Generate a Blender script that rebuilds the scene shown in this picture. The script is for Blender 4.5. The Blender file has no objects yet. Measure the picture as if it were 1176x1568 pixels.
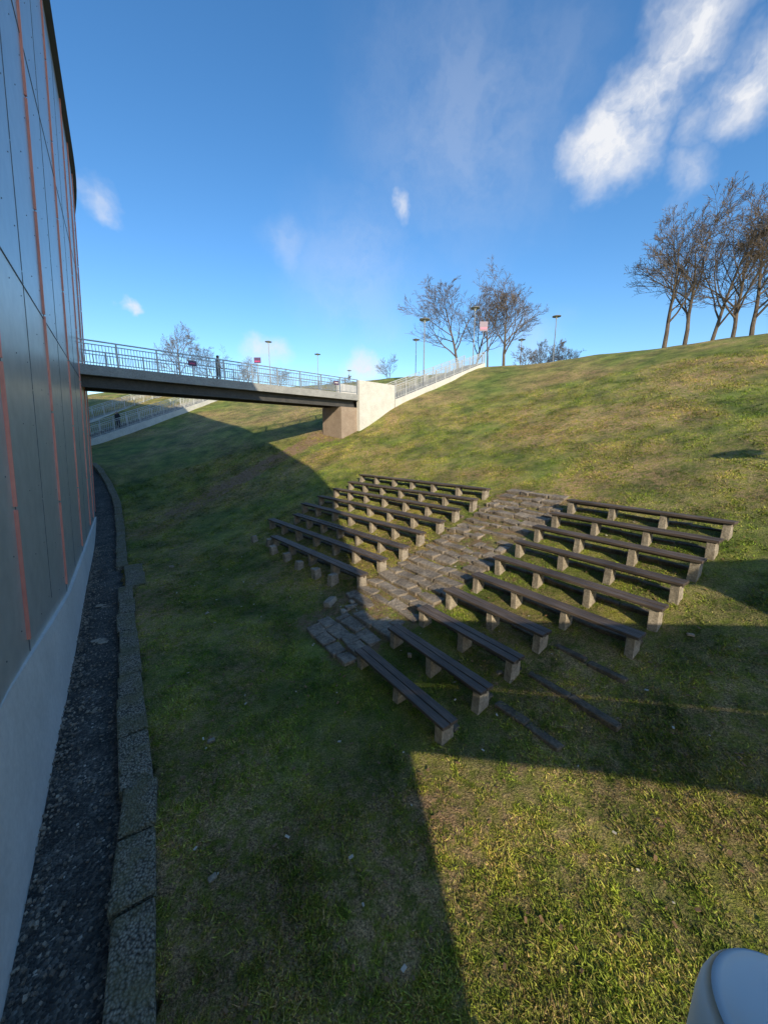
import bpy, math, random
import numpy as np
from mathutils import Vector, Matrix
random.seed(7); rng=np.random.default_rng(7)
scene=bpy.context.scene
COL=scene.collection
SX,SY=.816,.578      # up-slope direction (a); b runs along the benches / building wall
def AB(a,b): return (SX*a-SY*b, SY*a+SX*b)
def toab(x,y): return (SX*x+SY*y, -SY*x+SX*y)

# ------------------------------------------------------------ terrain heights
ctrl=[]
def cab(a,b,z):
    x,y=AB(a,b); ctrl.append((x,y,z))
def cxy(x,y,z): ctrl.append((x,y,z))
for b in (-40,-15,-4,2):
    cab(3.3,b,-4.85)
    cab(7.22,b,-3.84); cab(11.52,b,-2.31)
    cab(20,b,.75); cab(28,b,3.75); cab(36,b,6.7); cab(40,b,7.2); cab(60,b,7.6)
for b in (6,9.2):
    cab(3.3,b,-4.85); cab(5.5,b,-4.33); cab(7.22,b,-3.84); cab(9.4,b,-3.08); cab(11.52,b,-2.31); cab(20,b,.85)
cab(28,10,3.95); cab(36,9,6.95)
cab(10.6,17.2,-2.31); cab(7.2,17.1,-3.55); cab(4.87,14.3,-4.37); cab(9,13.5,-3.0)
for b in (-40,-25,-10,0,8,16,22): cab(0,b,-4.95)
for b in (-10,0,8): cab(1.8,b,-4.95)
cab(2,22,-4.6); cab(0,27,-4.3); cab(0,32,-3.2); cab(0,40,-1.3); cab(-6,27,-4.6); cab(-6,36,-2.5)
cab(20,18,1.2); cab(28,18,4.3); cab(36,18,7.4); cab(42,18,7.7); cab(60,18,7.9)
cab(15.9,26.1,.6); cab(19.9,26.7,2.65); cab(27,28,5.25); cab(34.3,29.2,7.85); cab(40,30,8.1); cab(60,30,8.3)
cab(8,26,-2.2); cab(4,27,-3.4); cab(9.86,31.7,-.05); cab(10.7,35.2,1.1); cab(4,34,-1.5)
cab(13,22,-.7)
cxy(-29,37.6,-.6); cxy(-21.8,54,5.8); cxy(-10,46,4.4); cxy(-10,58,7.9); cxy(-22,47,3.3); cxy(-24,61,8)
cxy(-40,55,5.5); cxy(-45,65,8); cxy(-36,45,1.2); cxy(-60,80,8); cxy(0,80,8.2); cxy(0,48,7.2); cxy(-3,55,8); cxy(3,58,8.2)
cxy(-60,40,-1); cxy(200,200,8.5); cxy(-200,200,8.5); cxy(0,300,9); cxy(200,-50,8); cxy(-200,0,4); cxy(0,-200,-5); cxy(150,-150,8)
C=np.array(ctrl,float); CP=C[:,:2]; CZ=C[:,2]
K=2.0
D=np.sqrt(((CP[:,None]-CP[None])**2).sum(-1)+K*K)
n=len(C); A=np.zeros((n+3,n+3)); A[:n,:n]=D-1e-6*np.eye(n); A[:n,n:]=np.c_[np.ones(n),CP]; A[n:,:n]=A[:n,n:].T
W=np.linalg.solve(A,np.r_[CZ,0,0,0])
def zf(x,y):
    x=np.asarray(x,float); y=np.asarray(y,float); sh=x.shape
    xr,yr=x.ravel(),y.ravel(); out=np.zeros(len(xr))
    for i in range(0,len(xr),20000):
        xx,yy=xr[i:i+20000],yr[i:i+20000]
        d=np.sqrt((xx[:,None]-CP[:,0])**2+(yy[:,None]-CP[:,1])**2+K*K)
        out[i:i+20000]=d@W[:n]+W[n]+W[n+1]*xx+W[n+2]*yy
    return np.clip(out,-6,9.5).reshape(sh)
def z1(x,y): return float(zf(np.array([x]),np.array([y]))[0])
def curve(b):
    b=np.asarray(b,float); return np.where(b>26,(b-26)**2/100.,0.)

# ------------------------------------------------------------ material helpers
def newmat(name):
    m=bpy.data.materials.new(name); m.use_nodes=True
    nt=m.node_tree; bs=nt.nodes['Principled BSDF']; return m,nt,bs
def N(nt,t,**k):
    nd=nt.nodes.new(t)
    for a,v in k.items(): setattr(nd,a,v)
    return nd
def noise(nt,scale,detail=4,rough=.6,vec=None,dist=0):
    nd=N(nt,'ShaderNodeTexNoise'); nd.inputs['Scale'].default_value=scale; nd.inputs['Detail'].default_value=detail
    nd.inputs['Roughness'].default_value=rough; nd.inputs['Distortion'].default_value=dist
    if vec is not None: nt.links.new(vec,nd.inputs['Vector'])
    return nd
def ramp(nt,src,stops):
    r=N(nt,'ShaderNodeValToRGB'); e=r.color_ramp.elements
    while len(e)<len(stops): e.new(.5)
    for i,(p,c) in enumerate(stops):
        e[i].position=p; e[i].color=(c[0],c[1],c[2],1) if not isinstance(c,(int,float)) else (c,c,c,1)
    nt.links.new(src,r.inputs['Fac']); return r
def mix(nt,fac,a,b,mode='MIX'):
    m=N(nt,'ShaderNodeMix',data_type='RGBA',blend_type=mode)
    for s,v in ((m.inputs[0],fac),(m.inputs[6],a),(m.inputs[7],b)):
        if isinstance(v,(int,float)): s.default_value=v
        elif isinstance(v,tuple): s.default_value=(v[0],v[1],v[2],1)
        else: nt.links.new(v,s)
    return m.outputs[2]
def math_(nt,op,a,b=None,clamp=False):
    m=N(nt,'ShaderNodeMath',operation=op,use_clamp=clamp)
    for s,v in ((m.inputs[0],a),(m.inputs[1],b)):
        if v is None: continue
        if isinstance(v,(int,float)): s.default_value=v
        else: nt.links.new(v,s)
    return m.outputs[0]
def rough_mat(name,c1,c2,scale=3,rough=.85,bump=.3,bscale=30,metal=0,speck=(.6,1.15),dist=.02):
    m,nt,bs=newmat(name)
    g=N(nt,'ShaderNodeNewGeometry'); P=g.outputs['Position']
    n1=noise(nt,scale,5,.65,P); r=ramp(nt,n1.outputs['Fac'],[(.3,c1),(.7,c2)])
    n2=noise(nt,bscale,4,.7,P)
    r2=ramp(nt,n2.outputs['Fac'],[(.3,speck[0]),(.7,speck[1])])
    col=mix(nt,.8,r.outputs['Color'],r2.outputs['Color'],'MULTIPLY')
    nt.links.new(col,bs.inputs['Base Color'])
    bs.inputs['Roughness'].default_value=rough; bs.inputs['Metallic'].default_value=metal
    if bump>0:
        b=N(nt,'ShaderNodeBump'); b.inputs['Strength'].default_value=bump; b.inputs['Distance'].default_value=dist
        nt.links.new(n2.outputs['Fac'],b.inputs['Height']); nt.links.new(b.outputs['Normal'],bs.inputs['Normal'])
    return m

def grass_mat(name,blade=False):
    m,nt,bs=newmat(name)
    g=N(nt,'ShaderNodeNewGeometry'); P=g.outputs['Position']
    big=noise(nt,.16,4,.6,P,.5); mid=noise(nt,1.1,4,.65,P); fine=noise(nt,6,5,.75,P); xf=noise(nt,40,3,.8,P)
    if blade:
        green=ramp(nt,mid.outputs['Fac'],[(.3,(.13,.20,.025)),(.5,(.29,.34,.045)),(.72,(.50,.45,.08))])
    else:
        green=ramp(nt,mid.outputs['Fac'],[(.3,(.12,.165,.028)),(.5,(.25,.275,.045)),(.72,(.43,.38,.08))])
    straw=ramp(nt,xf.outputs['Fac'],[(.3,(.21,.14,.07)),(.7,(.72,.53,.28))])
    f1=ramp(nt,fine.outputs['Fac'],[(.41,0.),(.58,.95 if not blade else .5)])
    f2=ramp(nt,big.outputs['Fac'],[(.38,.3),(.60,1.)])
    fac=math_(nt,'MULTIPLY',f1.outputs['Color'],f2.outputs['Color'])
    c=mix(nt,fac,green.outputs['Color'],straw.outputs['Color'])
    br=ramp(nt,big.outputs['Fac'],[(.35,(.70,.90,.75)),(.65,(1.2,1.04,1.05))])
    c=mix(nt,1.,c,br.outputs['Color'],'MULTIPLY')
    pt=noise(nt,.55,4,.6,P); pr=ramp(nt,pt.outputs['Fac'],[(.36,.72),(.62,1.15)])
    c=mix(nt,1.,c,pr.outputs['Color'],'MULTIPLY')
    xr=ramp(nt,xf.outputs['Fac'],[(.3,.25),(.65,1.35)])
    c=mix(nt,.85,c,xr.outputs['Color'],'MULTIPLY')
    if blade:
        ri=ramp(nt,g.outputs['Random Per Island'],[(0,(.4,.5,.3)),(.5,(1.,1.1,.8)),(.76,(1.25,1.35,1.)),(.80,(1.4,1.12,1.6)),(1,(1.25,1.0,1.5))])
        c=mix(nt,1.,c,ri.outputs['Color'],'MULTIPLY')
    else:
        at=N(nt,'ShaderNodeAttribute'); at.attribute_name='worn'
        wn=noise(nt,2.5,5,.7,P)
        w_=math_(nt,'ADD',at.outputs['Fac'],math_(nt,'MULTIPLY',math_(nt,'SUBTRACT',wn.outputs['Fac'],.5),1.4))
        wr=ramp(nt,w_,[(.42,0.),(.75,.92)])
        wm=math_(nt,'MULTIPLY',wr.outputs['Color'],ramp(nt,at.outputs['Fac'],[(.02,0.),(.2,1.)]).outputs['Color'])
        dirt=ramp(nt,fine.outputs['Fac'],[(.3,(.20,.12,.07)),(.7,(.46,.30,.18))])
        c=mix(nt,wm,c,dirt.outputs['Color'])
    nt.links.new(c,bs.inputs['Base Color']); bs.inputs['Roughness'].default_value=.75
    bs.inputs['Specular IOR Level'].default_value=.25
    if not blade:
        h=math_(nt,'ADD',fine.outputs['Fac'],math_(nt,'MULTIPLY',xf.outputs['Fac'],.5))
        b=N(nt,'ShaderNodeBump'); b.inputs['Strength'].default_value=1.; b.inputs['Distance'].default_value=.14
        nt.links.new(h,b.inputs['Height']); nt.links.new(b.outputs['Normal'],bs.inputs['Normal'])
    return m

M_grass=grass_mat('grass_ground'); M_blade=grass_mat('grass_blades',True)
M_conc=rough_mat('concrete_post',(.24,.195,.145),(.50,.425,.325),5,.9,.8,25,0,(.45,1.2))
M_white=rough_mat('white_concrete',(.62,.60,.54),(.78,.75,.68),1.5,.8,.15,20)
M_bconc=rough_mat('brown_concrete',(.3,.22,.16),(.42,.33,.25),1.5,.9,.3,15)
M_fascia=rough_mat('deck_edge_concrete',(.3,.3,.29),(.42,.42,.4),1.2,.8,.15,14)
M_girder=rough_mat('girder_paint',(.05,.05,.05),(.09,.085,.08),2,.6,.05,12)
M_steel=rough_mat('galvanised_steel',(.30,.32,.34),(.44,.46,.48),5,.4,0,30,.6)
M_rail2=rough_mat('pale_painted_steel',(.5,.5,.48),(.62,.62,.6),5,.5,0,30,.1)
M_stone=rough_mat('step_stone',(.15,.12,.09),(.44,.36,.27),1.6,.95,1.,14,0,(.35,1.3),.05)
M_log=rough_mat('old_timber',(.08,.065,.045),(.24,.19,.13),3,.95,1.,20,0,(.4,1.3),.04)
M_bark=rough_mat('bark',(.10,.075,.055),(.19,.145,.105),1.2,.95,0,12)
M_lamp=rough_mat('lamp_grey',(.25,.26,.27),(.33,.34,.35),3,.45,0,20,.3)
def kerb_mat():
    m,nt,bs=newmat('kerb_stone')
    P=N(nt,'ShaderNodeNewGeometry').outputs['Position']
    v=N(nt,'ShaderNodeTexVoronoi'); v.inputs['Scale'].default_value=34; nt.links.new(P,v.inputs['Vector'])
    r=ramp(nt,v.outputs['Distance'],[(.1,(.46,.41,.31)),(.5,(.25,.22,.165)),(.75,(.065,.058,.045))])
    n1=noise(nt,2.2,5,.7,P); moss=ramp(nt,n1.outputs['Fac'],[(.42,0.),(.60,.75)])
    n2=noise(nt,13,4,.7,P); n3=ramp(nt,n2.outputs['Fac'],[(.3,.6),(.7,1.35)])
    c=mix(nt,moss.outputs['Color'],r.outputs['Color'],(.18,.16,.075))
    c=mix(nt,1.,c,n3.outputs['Color'],'MULTIPLY'); nt.links.new(c,bs.inputs['Base Color']); bs.inputs['Roughness'].default_value=.95
    b=N(nt,'ShaderNodeBump'); b.inputs['Strength'].default_value=1.; b.inputs['Distance'].default_value=.03; b.invert=True
    nt.links.new(math_(nt,'SUBTRACT',v.outputs['Distance'],n2.outputs['Fac']),b.inputs['Height']); nt.links.new(b.outputs['Normal'],bs.inputs['Normal'])
    return m
M_kerb=kerb_mat()

def plank_mat():
    m,nt,bs=newmat('weathered_plank')
    g=N(nt,'ShaderNodeNewGeometry')
    mp=N(nt,'ShaderNodeMapping'); mp.inputs['Rotation'].default_value=(0,0,-math.atan2(SX,-SY))
    nt.links.new(g.outputs['Position'],mp.inputs['Vector'])
    mp2=N(nt,'ShaderNodeMapping'); mp2.inputs['Scale'].default_value=(1.2,28,28); nt.links.new(mp.outputs['Vector'],mp2.inputs['Vector'])
    n1=noise(nt,1.5,5,.7,mp2.outputs['Vector']); n2=noise(nt,1.1,3,.5,g.outputs['Position'])
    r=ramp(nt,n1.outputs['Fac'],[(.3,(.04,.03,.025)),(.55,(.12,.088,.066)),(.75,(.25,.19,.145))])
    r2=ramp(nt,n2.outputs['Fac'],[(.3,.55),(.7,1.25)])
    nt.links.new(mix(nt,1.,r.outputs['Color'],r2.outputs['Color'],'MULTIPLY'),bs.inputs['Base Color'])
    bs.inputs['Roughness'].default_value=.6
    b=N(nt,'ShaderNodeBump'); b.inputs['Strength'].default_value=.5; b.inputs['Distance'].default_value=.01
    nt.links.new(n1.outputs['Fac'],b.inputs['Height']); nt.links.new(b.outputs['Normal'],bs.inputs['Normal'])
    return m
M_plank=plank_mat()

def gravel_mat():
    m,nt,bs=newmat('drain_gravel_asphalt')
    g=N(nt,'ShaderNodeNewGeometry'); P=g.outputs['Position']
    v=N(nt,'ShaderNodeTexVoronoi'); v.inputs['Scale'].default_value=34; nt.links.new(P,v.inputs['Vector'])
    big=noise(nt,1.8,4,.6,P)
    r=ramp(nt,v.outputs['Color'],[(.25,(.032,.03,.027)),(.6,(.085,.078,.066)),(.85,(.16,.145,.12)),(.96,(.5,.45,.37))])
    r2=ramp(nt,big.outputs['Fac'],[(.35,.55),(.7,1.5)])
    nt.links.new(mix(nt,1.,r.outputs['Color'],r2.outputs['Color'],'MULTIPLY'),bs.inputs['Base Color'])
    bs.inputs['Roughness'].default_value=.8
    b=N(nt,'ShaderNodeBump'); b.inputs['Strength'].default_value=.9; b.inputs['Distance'].default_value=.03; b.invert=True
    nt.links.new(v.outputs['Distance'],b.inputs['Height']); nt.links.new(b.outputs['Normal'],bs.inputs['Normal'])
    return m
M_drain=gravel_mat()
def plain(name,c,r=.6,metal=0):
    m,nt,bs=newmat(name); P=N(nt,'ShaderNodeNewGeometry').outputs['Position']
    n1=noise(nt,3,3,.6,P); rr=ramp(nt,n1.outputs['Fac'],[(.3,tuple(x*.88 for x in c)),(.7,tuple(min(1,x*1.08) for x in c))])
    nt.links.new(rr.outputs['Color'],bs.inputs['Base Color']); bs.inputs['Roughness'].default_value=r; bs.inputs['Metallic'].default_value=metal
    return m
M_panel=plain('facade_panel_metal',(.54,.52,.47),.33,.15)
M_panel2=plain('facade_panel_metal_upper',(.34,.36,.38),.3,.2)
M_seam=plain('facade_joint',(.12,.13,.14),.6)
M_rivet=plain('rivet',(.10,.105,.11),.5)
M_pink=plain('salmon_strip',(1.,.34,.25),.45)
M_plinth=rough_mat('plinth_render',(.70,.68,.63),(.82,.80,.75),.8,.7,.05,10,0,(.85,1.05))
M_roof=plain('roof_edge_metal',(.05,.055,.06),.4,.5)

# ------------------------------------------------------------ mesh helpers
class MB:
    def __init__(s): s.v=[];s.f=[];s.m=[]
    def box(s,c,ax,ay,az,hx,hy,hz,mat=0,jit=0,taper=1.):
        c=Vector(c);ax=Vector(ax).normalized();ay=Vector(ay).normalized();az=Vector(az).normalized()
        i=len(s.v)
        for dz in (-1,1):
            t=taper if dz>0 else 1.
            for dx,dy in ((-1,-1),(1,-1),(1,1),(-1,1)):
                p=c+ax*hx*dx*t+ay*hy*dy*t+az*hz*dz
                if jit: p+=Vector((random.uniform(-jit,jit),random.uniform(-jit,jit),random.uniform(-jit,jit)))
                s.v.append(tuple(p))
        for q in ((0,3,2,1),(4,5,6,7),(0,1,5,4),(1,2,6,5),(2,3,7,6),(3,0,4,7)):
            s.f.append(tuple(i+k for k in q)); s.m.append(mat)
    def beam(s,p0,p1,w,h,mat=0,jit=0):
        p0=Vector(p0);p1=Vector(p1);d=p1-p0;L=d.length
        if L<1e-6:return
        d/=L; up=Vector((0,0,1)); 
        if abs(d.z)>.98: up=Vector((SX,SY,0))
        side=d.cross(up).normalized(); up2=side.cross(d)
        s.box((p0+p1)/2,d,side,up2,L/2,w/2,h/2,mat,jit)
    def tube(s,p0,p1,r0,r1,k=8,mat=0,caps=True):
        p0=Vector(p0);p1=Vector(p1);d=(p1-p0).normalized(); up=Vector((0,0,1)) if abs(d.z)<.9 else Vector((1,0,0))
        a=d.cross(up).normalized();b=d.cross(a); i=len(s.v)
        for p,r in((p0,r0),(p1,r1)):
            for j in range(k):
                t=2*math.pi*j/k; s.v.append(tuple(p+a*math.cos(t)*r+b*math.sin(t)*r))
        for j in range(k):
            s.f.append((i+j,i+(j+1)%k,i+k+(j+1)%k,i+k+j));s.m.append(mat)
        if caps:
            s.f.append(tuple(i+j for j in range(k))[::-1]);s.m.append(mat)
            s.f.append(tuple(i+k+j for j in range(k)));s.m.append(mat)
    def obj(s,name,mats,smooth=False,bevel=0):
        me=bpy.data.meshes.new(name);me.from_pydata(s.v,[],s.f);me.update()
        for m in mats: me.materials.append(m)
        me.polygons.foreach_set('material_index',s.m)
        if smooth: me.polygons.foreach_set('use_smooth',[True]*len(s.f))
        import bmesh
        bm=bmesh.new();bm.from_mesh(me);bmesh.ops.recalc_face_normals(bm,faces=bm.faces);bm.to_mesh(me);bm.free()
        o=bpy.data.objects.new(name,me);COL.objects.link(o)
        if bevel:
            b=o.modifiers.new('bevel','BEVEL');b.width=bevel;b.segments=2;b.limit_method='ANGLE'
        return o
def gridobj(name,X,Y,Z,mat,smooth=True,attr=None):
    ny,nx=X.shape; v=np.stack([X,Y,Z],-1).reshape(-1,3)
    idx=np.arange(ny*nx).reshape(ny,nx)
    f=np.stack([idx[:-1,:-1],idx[:-1,1:],idx[1:,1:],idx[1:,:-1]],-1).reshape(-1,4)
    me=bpy.data.meshes.new(name);me.from_pydata(v.tolist(),[],f.tolist());me.materials.append(mat)
    me.polygons.foreach_set('use_smooth',[smooth]*len(f));me.update()
    if attr is not None:
        at=me.attributes.new('worn','FLOAT','POINT'); at.data.foreach_set('value',attr.ravel().astype(np.float32))
    o=bpy.data.objects.new(name,me);COL.objects.link(o);return o

# ------------------------------------------------------------ lawn
def axis(lo,hi,st,far):
    core=np.arange(lo,hi+1e-6,st); k=np.arange(1,26); g=st*2*(1.27**k-1)/.27
    g=g/g[-1]*far
    g=np.maximum.accumulate(g)
    return np.r_[(lo-g)[::-1],core,hi+g]
xs=axis(-26,34,.3,700); ys=axis(-8,52,.3,700)
GX,GY=np.meshgrid(xs,ys); GZ=zf(GX,GY)
ga=SX*GX+SY*GY; gb=-SY*GX+SX*GY
def nearoff(b): return np.where(b<5.5,-.065*(5.5-b),0.)
dep=((ga<-.42-curve(gb)+nearoff(gb))&(ga>-5)&(gb<37)&(gb>-20))
GZ=np.where(dep,GZ-.55,GZ)
near=(np.hypot(GX,GY)<70)
GZ+=np.where(near,.03*np.sin(GX*1.7+1.3*np.sin(GY*.9))*np.cos(GY*1.4+np.sin(GX*1.1)),0)
def segd(X,Y,p,q):
    px,py=p;qx,qy=q;dx,dy=qx-px,qy-py;t=np.clip(((X-px)*dx+(Y-py)*dy)/(dx*dx+dy*dy),0,1)
    return np.hypot(X-px-t*dx,Y-py-t*dy)
path=[(-3.6,31.6),(-5.2,30.4),(-7.8,27.6),(-10.0,24.9),(-12.0,21.7)]
wn_=np.zeros_like(GX)
for p,q in zip(path[:-1],path[1:]): wn_=np.maximum(wn_,np.clip(1.55-segd(GX,GY,p,q)/1.0,0,1))
wn_=np.maximum(wn_,np.clip(1.4-np.hypot(GX+4.6,(GY-30.6)*1.2)/2.2,0,1))
for (b0,b1,a0,a1,s_) in ((6.1,9.2,3.2,12.6,.66),(2.0,6.3,3.6,12.0,.36),(9.0,14,5.2,11.8,.3)):
    inside=np.clip(np.minimum(np.minimum(gb-b0+.3,b1+.3-gb),np.minimum(ga-a0+.3,a1+.3-ga))/.6,0,1)
    wn_=np.maximum(wn_,inside*s_)
gridobj('lawn',GX,GY,GZ,M_grass,True,wn_)

def vnoise(x,y,s,seed):
    r=np.random.default_rng(seed); G=r.random((128,128)); u=x/s; v=y/s
    iu=np.floor(u).astype(int); iv=np.floor(v).astype(int); fu=u-iu; fv=v-iv; fu=fu*fu*(3-2*fu); fv=fv*fv*(3-2*fv)
    g=lambda i,j: G[i%128,j%128]
    return (g(iu,iv)*(1-fu)+g(iu+1,iv)*fu)*(1-fv)+(g(iu,iv+1)*(1-fu)+g(iu+1,iv+1)*fu)*fv
def blades(nb):
    r=4.2+30*rng.random(nb)**1.9; th=np.radians(rng.uniform(-50,54,nb))
    x=r*np.sin(th); y=r*np.cos(th)-2.5
    a,b=toab(x,y)
    pn=.40*vnoise(x,y,.22,1)+.25*vnoise(x,y,.08,2)+.35*vnoise(x,y,.8,3)
    keep=(a>-.14-curve(b)+nearoff(b)+.08*(vnoise(x,y,.3,9)-.5)*2)&(y>.8)
    keep&=rng.random(nb)<np.clip((pn-.38)*5.5,.03,1)
    aisle=(b>6.3)&(b<8.9)&(a>3.3)&(a<12.7)
    keep&=~(aisle&(rng.random(nb)<.75))
    x,y,r,pn=x[keep],y[keep],r[keep],pn[keep]; m=len(x)
    z=zf(x,y)
    z+=.03*np.sin(x*1.7+1.3*np.sin(y*.9))*np.cos(y*1.4+np.sin(x*1.1))-.012
    h=(.012+.034*rng.random(m))*(.45+1.2*pn)*(1+.018*r); w=.004+.0055*rng.random(m)+.0006*r
    ph=rng.random(m)*2*np.pi; lean=rng.normal(0,.9,(m,2))*h[:,None]
    dx,dy=np.cos(ph)*w,np.sin(ph)*w
    V=np.empty((m,3,3)); V[:,0]=np.stack([x-dx,y-dy,z],-1); V[:,1]=np.stack([x+dx,y+dy,z],-1)
    V[:,2]=np.stack([x+lean[:,0],y+lean[:,1],z+h],-1)
    me=bpy.data.meshes.new('lawn_grass'); me.vertices.add(m*3); me.vertices.foreach_set('co',V.ravel())
    me.loops.add(m*3); me.loops.foreach_set('vertex_index',np.arange(m*3,dtype=np.int32))
    me.polygons.add(m); me.polygons.foreach_set('loop_start',np.arange(0,m*3,3,dtype=np.int32))
    me.update(calc_edges=True); me.validate(); me.materials.append(M_blade)
    o=bpy.data.objects.new('lawn_grass',me);COL.objects.link(o)
blades(850000)

lv=MB()
for i in range(1500):
    a=random.uniform(.2,12);b=random.uniform(-2,16);x,y=AB(a,b)
    if y<.8: continue
    z=z1(x,y)+.04;t=random.uniform(0,6.28);s=random.uniform(.012,.03)
    lv.box((x,y,z),(math.cos(t),math.sin(t),random.uniform(-.4,.4)),(-math.sin(t),math.cos(t),random.uniform(-.3,.3)),(0,0,1),s,s*.6,.003,0 if random.random()<.9 else 1)
lv.obj('fallen_leaves',[plain('dry_leaf',(.22,.13,.06),.8),plain('pale_leaf',(.5,.45,.36),.8)])

# ------------------------------------------------------------ benches
T0=Vector((-SY,SX,0)); T1=Vector((-.665,.747,0)).normalized()
seat={1:-4.40,2:-4.155,3:-3.91,4:-3.665,5:-3.42,6:-3.11,7:-2.81,8:-2.50,9:-2.20,10:-1.89}
arow={i:3.78+(i-1)*.86 for i in range(1,11)}
def bench(start,t,L,zs,nsup):
    n=Vector((t.y,-t.x,0))
    if n.dot(Vector((SX,SY,0)))<0:n=-n
    mb=MB(); s=Vector((start[0],start[1],0))
    npl=max(1,round(L/4.1)); 
    for k in (-1,1):
        for j in range(npl):
            p0=s+t*(L*j/npl+.004)+n*(k*.085)+Vector((0,0,zs-.03+random.uniform(-.009,.009)))
            p1=s+t*(L*(j+1)/npl-.004+random.uniform(-.02,.02)*(j==npl-1))+n*(k*.085)+Vector((0,0,zs-.03+random.uniform(-.009,.009)))
            mb.beam(p0,p1,.158,.06,0)
    for k in range(nsup):
        c=s+t*(.14+(L-.28)*k/(nsup-1)+(random.uniform(-.08,.08) if 0<k<nsup-1 else 0))
        zg=z1(c.x,c.y); top=zs-.066; bot=min(zg,zs-.4)-.15
        mb.box((c.x,c.y,(top+bot)/2),t,n,(random.uniform(-.04,.04),random.uniform(-.04,.04),1),.082,.14,(top-bot)/2,1,.012,.92)
    mb.beam(s+t*.05+n*.03+Vector((0,0,zs-.10)),s+t*(L-.05)+n*.03+Vector((0,0,zs-.10)),.05,.07,0)
    return mb.obj('wooden_bench',[M_plank,M_conc],bevel=.008)
def timber(mb,p0,p1,w=.14,rise=.05):
    p0=Vector(p0);p1=Vector(p1);L=(p1-p0).length;k=max(1,round(L/.8))
    for j in range(k):
        a_=p0.lerp(p1,j/k)+Vector((random.uniform(-.02,.02),random.uniform(-.02,.02),0)); b_=p0.lerp(p1,(j+1)/k)+Vector((random.uniform(-.02,.02),random.uniform(-.02,.02),0))
        a_.z=z1(a_.x,a_.y)+rise-.1+random.uniform(-.02,.02); b_.z=z1(b_.x,b_.y)+rise-.1+random.uniform(-.02,.02)
        d=(b_-a_)*.006; mb.beam(a_+d,b_-d,w*random.uniform(.85,1.15),.2,0,.018)
edge=MB()
for i in range(1,11):
    a=arow[i]
    if i<=4: b0,b1,ns=3.52,6.2,3
    else: b0,b1,ns=2.1+.03*(10-i),6.1,4
    x,y=AB(a,b0); bench((x,y),T0,b1-b0,seat[i],ns)
    timber(edge,AB(a+.27,b0+.1)+(0,),AB(a+.27,b1)+(0,))
lb={3:8.75,4:8.94,5:8.92,6:9.1,7:9.05,8:9.15,9:9.1,10:9.25}
ll={3:6.0,4:8.0,5:7.3,6:8.0,7:8.0,8:7.9,9:7.9,10:8.0}
for i in range(3,11):
    x,y=AB(arow[i],lb[i]); bench((x,y),T1,ll[i],seat[i],5 if i==3 else 7)
    p=Vector((x,y,0))+Vector((T1.y,-T1.x,0))*.27; timber(edge,p,p+T1*(ll[i]-.1))
for i,(bs,be) in {2:(3.5,2.3),3:(3.5,1.9),4:(3.5,2.2)}.items():
    timber(edge,AB(arow[i]+.27,bs)+(0,),AB(arow[i]+.24,be)+(0,),.17,.045)
edge.obj('timber_edging',[M_log],False,.025)

# rough stone steps between the blocks
st=MB()
a=3.6
while a<12.6:
    b=6.35+random.uniform(-.15,.1); bend=8.85 if a>5 else 8.2+random.uniform(-.3,.2)
    if a>11.9: b=6.6
    while b<bend:
        w=random.uniform(.3,.85); w=min(w,bend-b+.1)
        if random.random()>.05:
            x,y=AB(a+random.uniform(-.035,.035),b+w/2); z=z1(x,y)
            yaw=random.uniform(-.08,.08); t=Vector((-SY*math.cos(yaw)-SX*math.sin(yaw),SX*math.cos(yaw)-SY*math.sin(yaw),random.uniform(-.05,.05)))
            nn=Vector((t.y,-t.x,random.uniform(-.04,.14)))
            up=t.cross(nn); up=up if up.z>0 else -up
            st.box((x,y,z-.035+random.uniform(-.03,.03)),t,nn,up,w/2-.012,random.uniform(.165,.195),.09,0,.028)
        b+=w
    a+=.38
st.obj('stone_steps',[M_stone],bevel=.025)

for k in range(7):
    f=k/6; x=-5.5+3.8*f+random.uniform(-.12,.12); y=15.6-4.8*f+random.uniform(-.12,.12); z=z1(x,y)
    mb=MB(); mb.box((x,y,z+.08),T1,(T1.y,-T1.x,0),(random.uniform(-.12,.12),random.uniform(-.12,.12),1),.12,.14,random.uniform(.18,.27),0,.03,.85)
    mb.obj('concrete_stub',[M_conc],bevel=.02)
def stone(x,y,s,m):
    mb=MB(); z=z1(x,y); t=random.uniform(0,3)
    mb.box((x,y,z+s*.2),(math.cos(t),math.sin(t),.1),(-math.sin(t),math.cos(t),0),(0,-.1,1),s,s*.7,s*.4,0,s*.2,.8); mb.obj('loose_stone',[m],bevel=s*.15)
for x,y,s in ((-1.55,9.9,.2),(-1.1,9.3,.12),(-.6,8.9,.1),(-.9,9.7,.09),(.1,8.2,.08),(.55,7.2,.07),(2.2,6.3,.06),(5.6,6.2,.06)): stone(x,y,s,M_conc)
for x,y,s in ((-2.9,5.35,.07),(-2.0,3.4,.05),(-5.1,9.9,.07),(-8.2,13.6,.08)): stone(x,y,s,M_conc)

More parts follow.
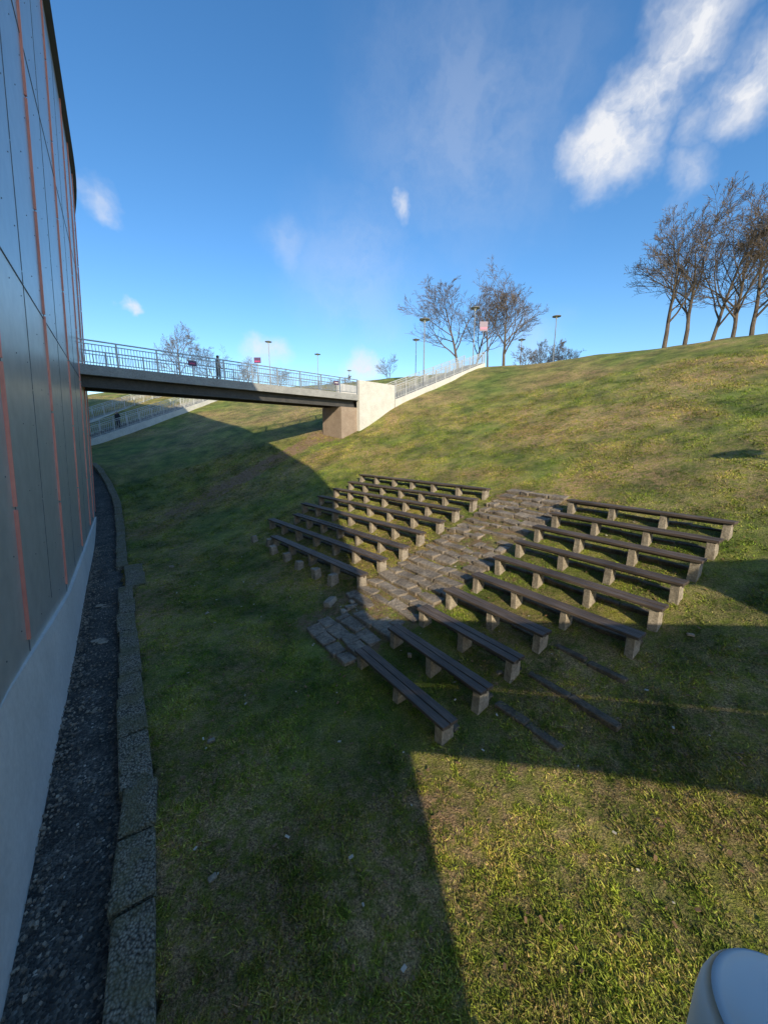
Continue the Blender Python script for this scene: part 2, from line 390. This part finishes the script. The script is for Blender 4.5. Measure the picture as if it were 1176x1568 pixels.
# ------------------------------------------------------------ kerb + drain
kb=MB(); b=-3.
while b<37:
    L=random.uniform(.75,1.3); bm_=b+L/2; cv=float(curve(bm_)); off=float(nearoff(bm_))
    wid=.21
    if 15.2<bm_<16.6: off=.3; wid=.3
    if bm_>16.6: off=-.06; wid=.19
    x,y=AB(-.33-cv+off+random.uniform(-.025,.025),bm_); z=z1(*AB(0-cv,bm_))
    slope=(bm_-26)/50 if bm_>26 else (-.065 if bm_<5.5 else 0)
    slope+=random.uniform(-.015,.015)
    t=Vector((-SY-SX*slope,SX-SY*slope,(z1(*AB(0-cv,bm_+.5))-z1(*AB(0-cv,bm_-.5))))).normalized(); nn=Vector((t.y,-t.x,random.uniform(-.03,.03))).normalized()
    kb.box((x,y,z-.22+random.uniform(-.018,.018)),t,nn,(0,0,1),L/2-.012,wid,.3,0,.022)
    b+=L
kb.obj('stone_kerb',[M_kerb],bevel=.03)
bb=np.arange(-6,38,.5)
aa=np.array([-2.6,-1.6,-1.2,-.9,-.6,-.35])
BB,AA=np.meshgrid(bb,aa,indexing='ij'); AA=AA-curve(BB)
DX,DY=SX*AA-SY*BB,SY*AA+SX*BB
KX,KY=SX*(0-curve(BB))-SY*BB,SY*(0-curve(BB))+SX*BB
gridobj('drain_channel',DX,DY,zf(KX,KY)-.13-.03*np.cos(AA*4),M_drain)
gv=MB()
for k in range(1500):
    bq=random.uniform(.5,22); aq=-1.42+abs(random.gauss(0,.14)) if random.random()<.6 else random.uniform(-1.4,-.6)
    x,y=AB(aq,bq); s=random.uniform(.008,.022); t=random.uniform(0,3)
    gv.box((x,y,-5.05+s*.3+(z1(*AB(0,bq))+4.95)),(math.cos(t),math.sin(t),.2),(-math.sin(t),math.cos(t),0),(0,-.1,1),s,s*.8,s*.6,0 if random.random()<.7 else 1,s*.2)
gv.obj('drain_gravel',[M_stone,M_conc])
for bq,s in ((11.3,.17),(13.8,.13),(8.2,.06)):
    x,y=AB(-.95,bq); mb=MB(); z=z1(*AB(0,bq))-.12
    for k in range(5):
        t=random.uniform(0,3); mb.box((x+random.uniform(-s,s),y+random.uniform(-s,s),z+.01+.008*k),(math.cos(t),math.sin(t),0),(-math.sin(t),math.cos(t),0),(0,0,1),s*.6,s*.35,.006,0,.01)
    mb.obj('litter',[M_conc])

# ------------------------------------------------------------ main building (leaning facade)
def zp(b): return float(np.interp(b,[-12,5.7,7.2,12,17.5,28,60],[-2.5,-3.0,-3.2,-3.9,-4.15,-4.5,-4.3]))
def zroof(b): return float(np.interp(b,[-7.9,-5,0,4,9,12,60],[9.4,11.4,12.4,12.8,13.4,13.6,13.6]))  # lowered over the unseen near end to shorten the roof's shadow
def fa(b,z,out=0): return -1.47+.066*(z+3.5)-float(curve(b))+out
ESL=.42
def FP(b,z,out=0):
    if b<-7.8 and z<1.0: b=-7.9+ESL*(1.0-z)
    x,y=AB(fa(b,z,out),b); return (x,y,z)
parent=bpy.data.objects.new('arena_building',None); COL.objects.link(parent)
bs_=[-7.9,-6,-4.5]+list(np.arange(-3,60,1.0))+[60]
mb=MB()
def quad(mb,p,m=0):
    i=len(mb.v); mb.v+=list(p); mb.f.append((i,i+1,i+2,i+3)); mb.m.append(m)
ZS=2.7
BL=-7.9+ESL*3.6
def FPL(b,z):   # lower wall: unseen end edge, leaned to shift its shadow on the lawn
    e=-7.9+ESL*(1.0-z) if z<1 else -7.9
    bb_=max(b,e); x,y=AB(fa(bb_,z),bb_); return (x,y,z)
def back(b,z): x,y=AB(-45,b); return (x,y,z)
for b0,b1 in zip(bs_[:-1],bs_[1:]):
    quad(mb,[FPL(b0,zp(b0)),FPL(b1,zp(b1)),FPL(b1,1.),FPL(b0,1.)],0)
    quad(mb,[FPL(b0,1.),FPL(b1,1.),FPL(b1,ZS),FPL(b0,ZS)],0)
    quad(mb,[FP(b0,ZS),FP(b1,ZS),FP(b1,zroof(b1)),FP(b0,zroof(b0))],1)
    quad(mb,[FP(b0,zroof(b0)),FP(b1,zroof(b1)),back(b1,zroof(b1)+1),back(b0,zroof(b0)+1)],2)
quad(mb,[FPL(-7.9,1.),back(-7.9,1.),back(-7.9,10.4),FP(-7.9,9.4)],1)
quad(mb,[FPL(-7.9,-2.6),back(BL,-2.6),back(-7.9,1.),FPL(-7.9,1.)],1)
quad(mb,[AB(-1.5,BL+.1)+(-5.8,),back(BL+.1,-5.8),back(BL,-2.6),FPL(-7.9,-2.6)],1)
quad(mb,[FP(60,-5.8),back(60,-5.8),back(60,14.6),FP(60,13.6)],1)
quad(mb,[back(BL,-5.8),back(60,-5.8),back(60,14.6),back(-7.9,10.4)],1)
w=mb.obj('facade_panels',[M_panel,M_panel2,M_roof]); w.parent=parent
mb=MB()
for b0,b1 in zip(bs_[:-1],bs_[1:]):
    b0=max(b0,BL)
    if b1<=b0: continue
    def PL(b,z,o):
        x,y=AB(-1.50+.10*min(1,max(0,(b-3)/6))-float(curve(b))-o+.066*(zp(b)+3.5)*1.0,b); return (x,y,z)
    quad(mb,[PL(b0,-5.8,0),PL(b1,-5.8,0),PL(b1,zp(b1),0),PL(b0,zp(b0),0)])
    quad(mb,[PL(b0,zp(b0),0),PL(b1,zp(b1),0),PL(b1,zp(b1),.3),PL(b0,zp(b0),.3)])
w=mb.obj('plinth',[M_plinth]); w.parent=parent
sb=MB(); sj=MB()
strip_b=[-2.6,2.3,7.25,12.0,17.2,22.2,25,27.5,30]
def fbeam(m,b,z0,z1_,w,t,mat=0,gap=.02):
    n_=8
    for k in range(n_):
        za=z0+(z1_-z0)*k/n_; zb=z0+(z1_-z0)*(k+1)/n_-gap
        m.beam(FP(b,za,t),FP(b,zb,t),w,w,mat)
for b in strip_b:
    fbeam(sb,b,zp(b)+.25,zroof(b)-.05,.055,.014,0,.05)
    fbeam(sj,b+.08,zp(b)+.02,zroof(b)-.02,.02,.0)
    fbeam(sj,b+2.45,zp(b)+.02,zroof(b)-.02,.014,.0)
for zz in (ZS,8.2):
    for b0,b1 in zip(bs_[:-1],bs_[1:]):
        if b1<40: sj.beam(FP(b0,zz,.0),FP(b1,zz,.0),.022,.022)
for b0,b1 in zip(bs_[:-1],bs_[1:]):
    if b1<44: sj.beam(FP(b0,zroof(b0)+.05,.05),FP(b1,zroof(b1)+.05,.05),.25,.3,1)
for b in strip_b+[x+2.45 for x in strip_b]:
    z=zp(b)+.5
    while z<12.3:
        for db in (-.3,-1.2): sj.beam(FP(b+db,z,.0),FP(b+db,z+.016,.0),.016,.016,1)
        z+=1.1
w=sb.obj('salmon_strips',[M_pink]); w.parent=parent
w=sj.obj('panel_joints',[M_seam,M_rivet]); w.parent=parent

# ------------------------------------------------------------ railings
def railing(mb,p0,p1,h=1.1,post=1.7,bar=.14,mat=0,bw=.02):
    p0=Vector(p0);p1=Vector(p1);d=p1-p0;L=d.length;up=Vector((0,0,1))
    mb.beam(p0+up*h,p1+up*h,.07,.055,mat); mb.beam(p0+up*(h-.16),p1+up*(h-.16),.04,.04,mat); mb.beam(p0+up*.12,p1+up*.12,.04,.04,mat)
    k=max(1,round(L/post))
    for j in range(k+1):
        q=p0+d*(j/k); mb.beam(q,q+up*h,.07,.07,mat)
    k=int(L/bar)
    for j in range(1,k):
        q=p0+d*(j/k); mb.beam(q+up*.12,q+up*(h-.16),bw,bw,mat)

bp0=Vector((-14.3,18.05,0)); bp1=Vector((-2.1,30.5,0)); bd=(bp1-bp0).normalized(); bn=Vector((-bd.y,bd.x,0)); WB=2.6
fb=bpy.data.objects.new('footbridge',None);COL.objects.link(fb)
mb=MB(); mid=(bp0+bp1)/2+bn*WB/2; Lh=(bp1-bp0).length/2
mb.box((mid.x,mid.y,3.24),bd,bn,(0,0,1),Lh,WB/2-.14,.14,0)
for o_ in (0,WB):
    c=(bp0+bp1)/2+bn*o_; mb.box((c.x,c.y,3.2),bd,bn,(0,0,1),Lh,.13,.23,0)
for o_ in (.42,WB-.42):
    c=(bp0+bp1)/2+bn*o_
    mb.box((c.x,c.y,3.07),bd,bn,(0,0,1),Lh-.02,.16,.03,1); mb.box((c.x,c.y,2.77),bd,bn,(0,0,1),Lh-.02,.02,.27,1); mb.box((c.x,c.y,2.47),bd,bn,(0,0,1),Lh-.02,.16,.03,1)
for k in range(9):
    c=bp0.lerp(bp1,(k+.5)/9)+bn*WB/2; mb.box((c.x,c.y,2.85),bd,bn,(0,0,1),.06,WB/2-.45,.15,1)
o=mb.obj('deck_and_girders',[M_fascia,M_girder]);o.parent=fb
mb=MB()
for o_ in (0,WB): railing(mb,bp0+bn*o_+Vector((0,0,3.43)),bp1+bn*o_+Vector((0,0,3.43)),1.1,1.75,.13,0,.024)
o=mb.obj('railings',[M_steel]);o.parent=fb
mb=MB(); e=Vector((.84,33.3,0)); L=(e-bp1).length
for o_ in (0,WB):
    c=(bp1+e)/2+bn*o_; mb.box((c.x,c.y,1.2),bd,bn,(0,0,1),L/2,.17,3.3,0)
c=bp1+bn*WB/2+bd*L/2; mb.box((c.x,c.y,3.2),bd,bn,(0,0,1),L/2-.02,WB/2-.18,.2,0)
c=bp1+bn*WB/2+bd*.2; mb.box((c.x-bd.x*.9,c.y-bd.y*.9,.45),bd,bn,(0,0,1),.9,WB/2-.1,1.98,1)
for k in (1,2):
    c=bp1+bd*(L*k/3)-bn*.171; mb.box((c.x,c.y,1.2),bd,bn,(0,0,1),.012,.004,3.25,1)
o=mb.obj('bridge_abutment',[M_white,M_bconc],bevel=.0)

def flight(name,p0,p1,width,side,nst):
    p0=Vector(p0);p1=Vector(p1);d=p1-p0;dh=Vector((d.x,d.y,0)).normalized();n_=Vector((-dh.y,dh.x,0))*side
    par=bpy.data.objects.new(name,None);COL.objects.link(par)
    mb=MB(); Lh=Vector((d.x,d.y,0)).length
    for k in range(nst):
        f=(k+.5)/nst; c=p0+d*f+n_*width/2
        mb.box((c.x,c.y,c.z-.25),dh,n_,(0,0,1),Lh/nst/2,width/2-.13,.3+d.z/nst/2,1)
    for o_ in (0,width):
        q0=p0+n_*o_;q1=p1+n_*o_
        i=len(mb.v)
        for q in (q0,q1):
            for w_,zz in ((-.12,-.9),(.12,-.9),(.12,.12),(-.12,.12)):
                mb.v.append((q.x+n_.x*w_,q.y+n_.y*w_,q.z+zz))
        for qd in ((0,1,2,3),(7,6,5,4),(0,4,5,1),(1,5,6,2),(2,6,7,3),(3,7,4,0)):
            mb.f.append(tuple(i+t for t in qd)); mb.m.append(0)
    o=mb.obj('steps',[M_white,M_fascia]);o.parent=par
    mb=MB()
    for o_ in (0,width): railing(mb,p0+n_*o_+Vector((0,0,.12)),p1+n_*o_+Vector((0,0,.12)),1.15,1.5,.22,0,.032)
    o=mb.obj('railings',[M_rail2]);o.parent=par
flight('stairway',(.9,33.36,3.2),(11.2,43.8,8.2),2.6,1,30)
flight('stairway',(-29.3,37.0,-.3),(-21.8,54,6.1),2.4,1,36)
flight('stairway',(-37.5,43.5,.7),(-31,60,7.5),2.4,1,36)
mb=MB(); mb.box((-29.6,36.4,-1.0),(.4,.91,0),(-.91,.4,0),(0,0,1),.2,1.6,1.3,0); mb.obj('retaining_wall',[M_white],bevel=.02)

# ------------------------------------------------------------ street lamps and signs
M_glass=plain('lamp_glass',(.75,.75,.72),.3)
def lamp(x,y,top,base=None):
    zb=(z1(x,y) if base is None else base)-.1; mb=MB()
    mb.tube((x,y,zb),(x,y,zb+.9),.085,.08,10); mb.tube((x,y,zb+.9),(x,y,top-.35),.06,.045,10)
    mb.tube((x,y,top-.35),(x,y,top-.12),.09,.13,12,1); mb.tube((x,y,top-.12),(x,y,top-.06),.5,.52,20,0); mb.tube((x,y,top-.06),(x,y,top+.06),.5,.12,20,0)
    mb.obj('street_lamp',[M_lamp,M_glass])
lamp(3.9,38.4,11.3); lamp(10.1,44.6,14.3); lamp(21,48.8,14.7); lamp(4.7,58,14.3); lamp(-17.5,60,14.5); lamp(-11.3,67,14.2); lamp(20,57.6,14.2); lamp(-8,90,15.5)
lamp(14.3,1.6,4.6)
M_sp=plain('sign_purple',(.10,.05,.12),.4); M_spk=plain('sign_magenta',(.5,.06,.18),.4)
def sign(x,y,zc,w,h,zb):
    mb=MB(); mb.tube((x,y,zb-.1),(x,y,zc+h/2),.04,.04,8,0); mb.box((x,y-.06,zc),(1,0,0),(0,1,0),(0,0,1),w/2,.02,h/2,1); mb.box((x,y-.085,zc-h*.2),(1,0,0),(0,1,0),(0,0,1),w/2*.8,.006,h*.12,2)
    mb.obj('information_sign',[M_steel,M_sp,M_spk])
sign(11.2,44.9,12.4,.9,1.0,8.0); sign(-16.9,52.5,10.3,.9,.7,z1(-16.9,52.5))
for s_ in (5.2,15.3):
    c=bp0+bd*s_-bn*.06; mb=MB(); mb.box((c.x,c.y,4.1),bd,bn,(0,0,1),.22,.012,.14,0); mb.box((c.x-bn.x*.016,c.y-bn.y*.016,4.1),bd,bn,(0,0,1),.14,.004,.04,1)
    mb.obj('railing_sign',[M_sp,M_spk if s_<10 else M_white])

# ------------------------------------------------------------ bare trees
def tree_mesh(name,H,seed,spread=1.,counts=(11,8,6,5),trunkfrac=.25,lead=.72):
    R=random.Random(seed); segs=[]
    def rv(): return Vector((R.gauss(0,1),R.gauss(0,1),R.gauss(0,1))).normalized()
    def grow(p,d,L,r,lv):
        ns=[7,6,4,3,2][lv]; pts=[p]; sl=L/ns
        wob=[.10,.16,.2,.26,.3][lv]
        for k in range(ns):
            d=(d+rv()*wob+Vector((0,0,1))*(.07 if lv in(1,2) else .03)).normalized(); q=pts[-1]+d*sl
            t0=k/ns;t1=(k+1)/ns; ra=max(.012,r*(1-t0*.78));rb=max(.009,r*(1-t1*.78))
            segs.append((pts[-1],q,ra,rb,lv)); pts.append(q)
        if lv>=len(counts): return
        for c in range(counts[lv]):
            lo=trunkfrac if lv==0 else .2
            t=lo+(1-lo)*((c+R.random())/counts[lv]); i=min(ns-1,int(t*ns)); q=pts[i].lerp(pts[i+1],t*ns-i)
            base=(pts[i+1]-pts[i]).normalized(); side=rv(); side=(side-base*side.dot(base)).normalized()
            ang=R.uniform(.45,.95) if lv else R.uniform(.5,.95)*spread
            nd=(base*math.cos(ang)+side*math.sin(ang)); 
            if nd.z<-.1: nd.z*=-.3
            nd.normalize()
            Lc=L*([.82,.55,.52,.55][lv])*(1.15-.55*t)*R.uniform(.75,1.15)
            rc=max(.013,r*(1-t*.78)*[.62,.55,.55,.6][lv]); grow(q,nd,Lc,rc,lv+1)
    grow(Vector((0,0,-.3)),Vector((R.uniform(-.1,.1),R.uniform(-.1,.1),1)).normalized(),H*lead,H*.016,0)
    zmax=max(s_[1].z for s_ in segs); k_=H/zmax
    mb=MB()
    for p0,p1,ra,rb,lv in segs: mb.tube(p0*k_,p1*k_,ra,rb,[8,5,4,3,3][lv],0,False)
    me=bpy.data.meshes.new(name);me.from_pydata(mb.v,[],mb.f);me.materials.append(M_bark);me.update();return me
TM=[tree_mesh('bare_tree_a',12,3,1.1),tree_mesh('bare_tree_b',12,11,1.05,lead=.66),tree_mesh('bare_tree_c',12,23,.9,(10,8,6,4),.3,.75),tree_mesh('bare_tree_d',12,31,.9,(9,8,6,4),.33,.7)]
SM=tree_mesh('bare_shrub_mesh',5,55,1.2,(12,7,5,3),.1)
def tree(x,y,H,k,rot,wx=1.,tilt=(0,0)):
    o=bpy.data.objects.new('bare_tree',TM[k]);COL.objects.link(o)
    s=H/12; o.location=(x,y,z1(x,y)-.1); o.scale=(s*wx,s*wx,s); o.rotation_euler=(tilt[0],tilt[1],rot)
tree(9.3,48.5,11.2,0,.3,1.05); tree(14.2,46.5,12.0,1,1.9,1.0); tree(12,52,11,0,3.5,.9); tree(12.5,47.2,9.5,3,.9,.8)
k_=1.04
tree(24.9*k_,35.2*k_,12.4,2,.2,1.05); tree(26.8*k_,35.4*k_,13.0,3,1.2,1.); tree(28.9*k_,35.2*k_,12.4,0,2.7,.9); tree(30.2*k_,34.4*k_,13.4,1,4.1,.9,(0,.08)); tree(32.2*k_,34.6*k_,14.2,3,5.2,1.,(0,.08)); tree(34.5*k_,33*k_,14.8,2,.9,1.,(0,.06)); tree(36*k_,36*k_,13,1,2.2,.9)
tree(-38.7,74,13.2,1,0.,.9); tree(-34.5,80,9.5,0,1.,1.); tree(-29,84,8,2,2.,1.1); tree(.9,70,6.5,3,2.,.9)
tree(-24,90,6.5,0,2.5,1.2); tree(-13,95,6,1,.5,1.1)
def shrub(x,y,H,rot):
    o=bpy.data.objects.new('bare_shrub',SM);COL.objects.link(o);s=H/5;o.location=(x,y,z1(x,y));o.scale=(s,s,s);o.rotation_euler=(0,0,rot)
for x,y,H in ((19,52,4.2),(21,53,4.6),(23,53.5,5.2),(25,53,4.4),(-26,72,4),(-8,80,4.5),(-2,84,4),(6,75,3.5)): shrub(x,y,H,x)

# ------------------------------------------------------------ people
def person(x,y,z,yaw,jac,trou,pose='stand',h=1.75):
    s=h/1.75
    if pose=='stand':
        P={'pel':(0,0,.95),'sp':(0,.0,1.18),'ch':(0,.0,1.38),'nk':(0,.01,1.5),'hd':(0,.02,1.6),'ht':(0,.01,1.7),
           'hL':(.1,0,.9),'kL':(.12,.05,.5),'aL':(.12,.0,.1),'tL':(.13,.14,.04),'hR':(-.1,0,.9),'kR':(-.11,-.02,.5),'aR':(-.12,-.14,.12),'tR':(-.12,0,.04),
           'sL':(.19,0,1.4),'eL':(.25,-.04,1.13),'wL':(.24,.1,.92),'fL':(.23,.14,.84),'sR':(-.19,0,1.4),'eR':(-.25,-.02,1.13),'wR':(-.24,.12,.95),'fR':(-.22,.17,.87)}
    else:
        P={'pel':(0,0,.14),'sp':(0,.02,.37),'ch':(0,.06,.57),'nk':(0,.09,.69),'hd':(0,.12,.79),'ht':(0,.12,.89),
           'hL':(.1,.02,.14),'kL':(.14,.38,.45),'aL':(.13,.62,.08),'tL':(.13,.76,.04),'hR':(-.1,.02,.14),'kR':(-.14,.38,.42),'aR':(-.13,.64,.08),'tR':(-.13,.78,.04),
           'sL':(.19,.05,.59),'eL':(.24,.16,.36),'wL':(.14,.36,.45),'fL':(.08,.42,.46),'sR':(-.19,.05,.59),'eR':(-.24,.16,.36),'wR':(-.14,.36,.45),'fR':(-.08,.42,.46)}
    R={'pel':.15,'sp':.14,'ch':.16,'nk':.06,'hd':.105,'ht':.08,'hL':.1,'kL':.07,'aL':.05,'tL':.04,'hR':.1,'kR':.07,'aR':.05,'tR':.04,'sL':.07,'eL':.05,'wL':.035,'fL':.035,'sR':.07,'eR':.05,'wR':.035,'fR':.035}
    E=[('pel','sp'),('sp','ch'),('ch','nk'),('nk','hd'),('hd','ht'),('pel','hL'),('hL','kL'),('kL','aL'),('aL','tL'),('pel','hR'),('hR','kR'),('kR','aR'),('aR','tR'),('ch','sL'),('sL','eL'),('eL','wL'),('wL','fL'),('ch','sR'),('sR','eR'),('eR','wR'),('wR','fR')]
    ks=list(P); me=bpy.data.meshes.new('person'); me.from_pydata([P[k] for k in ks],[(ks.index(a),ks.index(b)) for a,b in E],[])
    o=bpy.data.objects.new('tmp',me);COL.objects.link(o); sk=o.modifiers.new('s','SKIN')
    for i,k in enumerate(ks):
        sv=me.skin_vertices[0].data[i]; sv.radius=(R[k],R[k]*(.75 if k in('pel','sp','ch') else 1)); sv.use_root=(k=='pel')
    ss=o.modifiers.new('u','SUBSURF'); ss.levels=2
    dg=bpy.context.evaluated_depsgraph_get(); m2=bpy.data.meshes.new_from_object(o.evaluated_get(dg)); bpy.data.objects.remove(o)
    m2.materials.clear()
    for m in (jac,trou,M_skin,M_hair): m2.materials.append(m)
    neck=P['nk'][2]+.01; hip=.9 if pose=='stand' else .22
    for f in m2.polygons:
        c=f.center; f.use_smooth=True
        if c.z>neck: f.material_index=3 if (c.z>P['hd'][2]+.05 or c.y<P['hd'][1]-.02) else 2
        elif pose=='stand': f.material_index=(1 if c.z<hip and abs(c.x)<.2 else (2 if c.z<.9 else 0)); 
        else: f.material_index=1 if (c.z<hip or c.y>.3 and abs(c.x)>.1) else 0
        if pose=='stand' and c.z<.09: f.material_index=3
    p=bpy.data.objects.new('person',m2);COL.objects.link(p); p.location=(x,y,z);p.rotation_euler=(0,0,yaw);p.scale=(s,s,s)
M_skin=plain('skin',(.5,.3,.22),.6);M_hair=plain('dark_hair',(.03,.02,.015),.7)
J1=plain('dark_jacket',(.03,.03,.04),.8);J2=plain('beige_jacket',(.6,.5,.4),.8);T1m=plain('jeans',(.04,.05,.09),.8);T2m=plain('black_trousers',(.02,.02,.02),.8);T3m=plain('grey_trousers',(.25,.24,.22),.8)
q=bp0+bd*7.3+bn*1.6; person(q.x,q.y,3.39,-.8,J2,T3m)
def on_flight(f,off): 
    p0=Vector((-29.3,37.0,-.3));p1=Vector((-21.8,54,6.1)); q=p0.lerp(p1,f); d=Vector((p1.x-p0.x,p1.y-p0.y,0)).normalized(); q+=Vector((-d.y,d.x,0))*off; return q
q=on_flight(.2,.8); person(q.x,q.y,q.z+.1,2.8,J1,T2m); q=on_flight(.23,1.5); person(q.x,q.y,q.z+.1,2.9,J1,T1m,h=1.68)
person(30.2,29.7,z1(30.2,29.7),2.6,J1,T2m,'sit')

# ------------------------------------------------------------ walkway the photographer stands on
wk=bpy.data.objects.new('viewing_walkway',None);COL.objects.link(wk)
mb=MB(); mb.box((6.2,-.6,-1.81),(1,0,0),(0,1,0),(0,0,1),7.4,.55,.16,0); o=mb.obj('deck',[M_fascia]);o.parent=wk
mb=MB(); mb.box((6.2,.0,-1.06),(1,0,0),(0,1,0),(0,0,1),7.4,.03,.59,0); mb.box((6.2,.0,-.445),(1,0,0),(0,1,0),(0,0,1),7.4,.05,.02,0); o=mb.obj('parapet',[M_fascia]);o.parent=wk
mb=MB(); mb.box((11.4,-.62,-.33),(1,0,0),(0,1,0),(0,0,1),2.6,.5,1.3,0,0); mb.box((11.4,-.62,1.02),(1,0,0),(0,1,0),(0,0,1),2.75,.56,.045,1); mb.box((9.6,-.1,-.6),(1,0,0),(0,1,0),(0,0,1),.45,.03,.95,1); mb.box((11.8,-.1,-.1),(1,0,0),(0,1,0),(0,0,1),1.2,.03,.4,1); o=mb.obj('shadow_block',[M_panel,M_roof]); o.parent=wk  # unseen tall block, added to shade the right-hand bench ends
mb=MB(); prof=[(.112,-1.6),(.112,-.895),(.1105,-.87),(.106,-.85),(.098,-.834),(.086,-.823),(.07,-.816),(.04,-.811),(.001,-.81)]
for (r0,za),(r1,zb) in zip(prof[:-1],prof[1:]): mb.tube((.60,.375,za-.015),(.60,.375,zb-.015),r0,r1,64,0,False)
mb_me=mb.obj('white_round_post',[plain('white_plastic',(.82,.82,.80),.35)],True)
import bmesh
bm=bmesh.new(); bm.from_mesh(mb_me.data); bmesh.ops.remove_doubles(bm,verts=bm.verts,dist=.0004); bm.to_mesh(mb_me.data); bm.free()
mb2=MB(); mb2.box((.60,.18,-1.5),(1,0,0),(0,1,0),(0,0,1),.03,.16,.03); o2=mb2.obj('post_bracket',[M_steel]); o2.parent=mb_me

# ------------------------------------------------------------ world + sun
EL=24.5; hx,hy=.25,-.968
world=bpy.data.worlds.new('World');scene.world=world;world.use_nodes=True;nt=world.node_tree;nt.nodes.clear()
out=N(nt,'ShaderNodeOutputWorld');bg=N(nt,'ShaderNodeBackground');sky=N(nt,'ShaderNodeTexSky',sky_type='NISHITA')
sky.sun_disc=False;sky.sun_elevation=math.radians(EL);sky.sun_rotation=math.atan2(hx,hy);sky.air_density=1.;sky.dust_density=.5;sky.ozone_density=3.0
hs=N(nt,'ShaderNodeHueSaturation');hs.inputs['Saturation'].default_value=1.22;hs.inputs['Value'].default_value=1.45
nt.links.new(sky.outputs[0],hs.inputs['Color']);nt.links.new(hs.outputs[0],bg.inputs['Color']);bg.inputs['Strength'].default_value=.15
tc=N(nt,'ShaderNodeTexCoord')
dn=noise(nt,6,5,.62,tc.outputs['Generated'])
vm=N(nt,'ShaderNodeVectorMath',operation='SUBTRACT');nt.links.new(dn.outputs['Color'],vm.inputs[0]);vm.inputs[1].default_value=(.5,.5,.5)
vs=N(nt,'ShaderNodeVectorMath',operation='SCALE');nt.links.new(vm.outputs[0],vs.inputs[0]);vs.inputs['Scale'].default_value=.17
va=N(nt,'ShaderNodeVectorMath',operation='ADD');nt.links.new(tc.outputs['Generated'],va.inputs[0]);nt.links.new(vs.outputs[0],va.inputs[1])
cl=[((.446,.674,.589),.09,1.3),((.424,.718,.551),.085,1.3),((.401,.767,.502),.10,1.3),((.545,.66,.518),.075,1.2),((.518,.728,.448),.06,.6),((.45,.64,.63),.08,1.2),((.50,.70,.50),.045,.5),
    ((.032,.877,.479),.04,.65),((-.187,.893,.41),.08,.22),((-.51,.814,.279),.025,.8),((-.523,.748,.41),.045,.55),((-.054,.983,.172),.07,.95),((-.278,.94,.195),.07,.85),((.16,.812,.562),.3,.18),((-.06,.93,.37),.22,.18),((.33,.93,.2),.12,.2)]
tot=None
for c,r,s in cl:
    d=N(nt,'ShaderNodeVectorMath',operation='DISTANCE');nt.links.new(va.outputs[0],d.inputs[0]);v=Vector(c).normalized();d.inputs[1].default_value=v
    mr=N(nt,'ShaderNodeMapRange',interpolation_type='SMOOTHSTEP');nt.links.new(d.outputs['Value'],mr.inputs['Value']);mr.inputs['From Min'].default_value=r;mr.inputs['From Max'].default_value=0.;mr.inputs['To Min'].default_value=0;mr.inputs['To Max'].default_value=s
    tot=mr.outputs[0] if tot is None else math_(nt,'MAXIMUM',tot,mr.outputs[0])
cn=noise(nt,8,6,.62,va.outputs[0]); cr=ramp(nt,cn.outputs['Fac'],[(.30,.2),(.60,1.15)])
cm=math_(nt,'MULTIPLY',tot,cr.outputs['Color'],True)
bg2=N(nt,'ShaderNodeBackground');bg2.inputs['Color'].default_value=(.93,.95,1,1);bg2.inputs['Strength'].default_value=.94
ms=N(nt,'ShaderNodeMixShader');nt.links.new(cm,ms.inputs[0]);nt.links.new(bg.outputs[0],ms.inputs[1]);nt.links.new(bg2.outputs[0],ms.inputs[2]);nt.links.new(ms.outputs[0],out.inputs[0])
sl=bpy.data.lights.new('sun','SUN');sl.energy=5.;sl.angle=math.radians(.5);sl.color=(1,.88,.66);so=bpy.data.objects.new('sun',sl);COL.objects.link(so)
sd=Vector((hx*math.cos(math.radians(EL)),hy*math.cos(math.radians(EL)),math.sin(math.radians(EL)))); so.rotation_euler=sd.to_track_quat('Z','Y').to_euler(); so.location=(20,-60,40)

# ------------------------------------------------------------ camera
cd=bpy.data.cameras.new('camera');cam=bpy.data.objects.new('camera',cd);COL.objects.link(cam)
cd.sensor_fit='VERTICAL';cd.sensor_height=36;cd.sensor_width=27;cd.lens=13.0;cd.clip_start=.05;cd.clip_end=3000
cam.location=(0,0,0);cam.rotation_euler=(math.radians(90-11.2),0,0);scene.camera=cam
scene.view_settings.view_transform='Standard';scene.view_settings.look='None';scene.view_settings.exposure=0
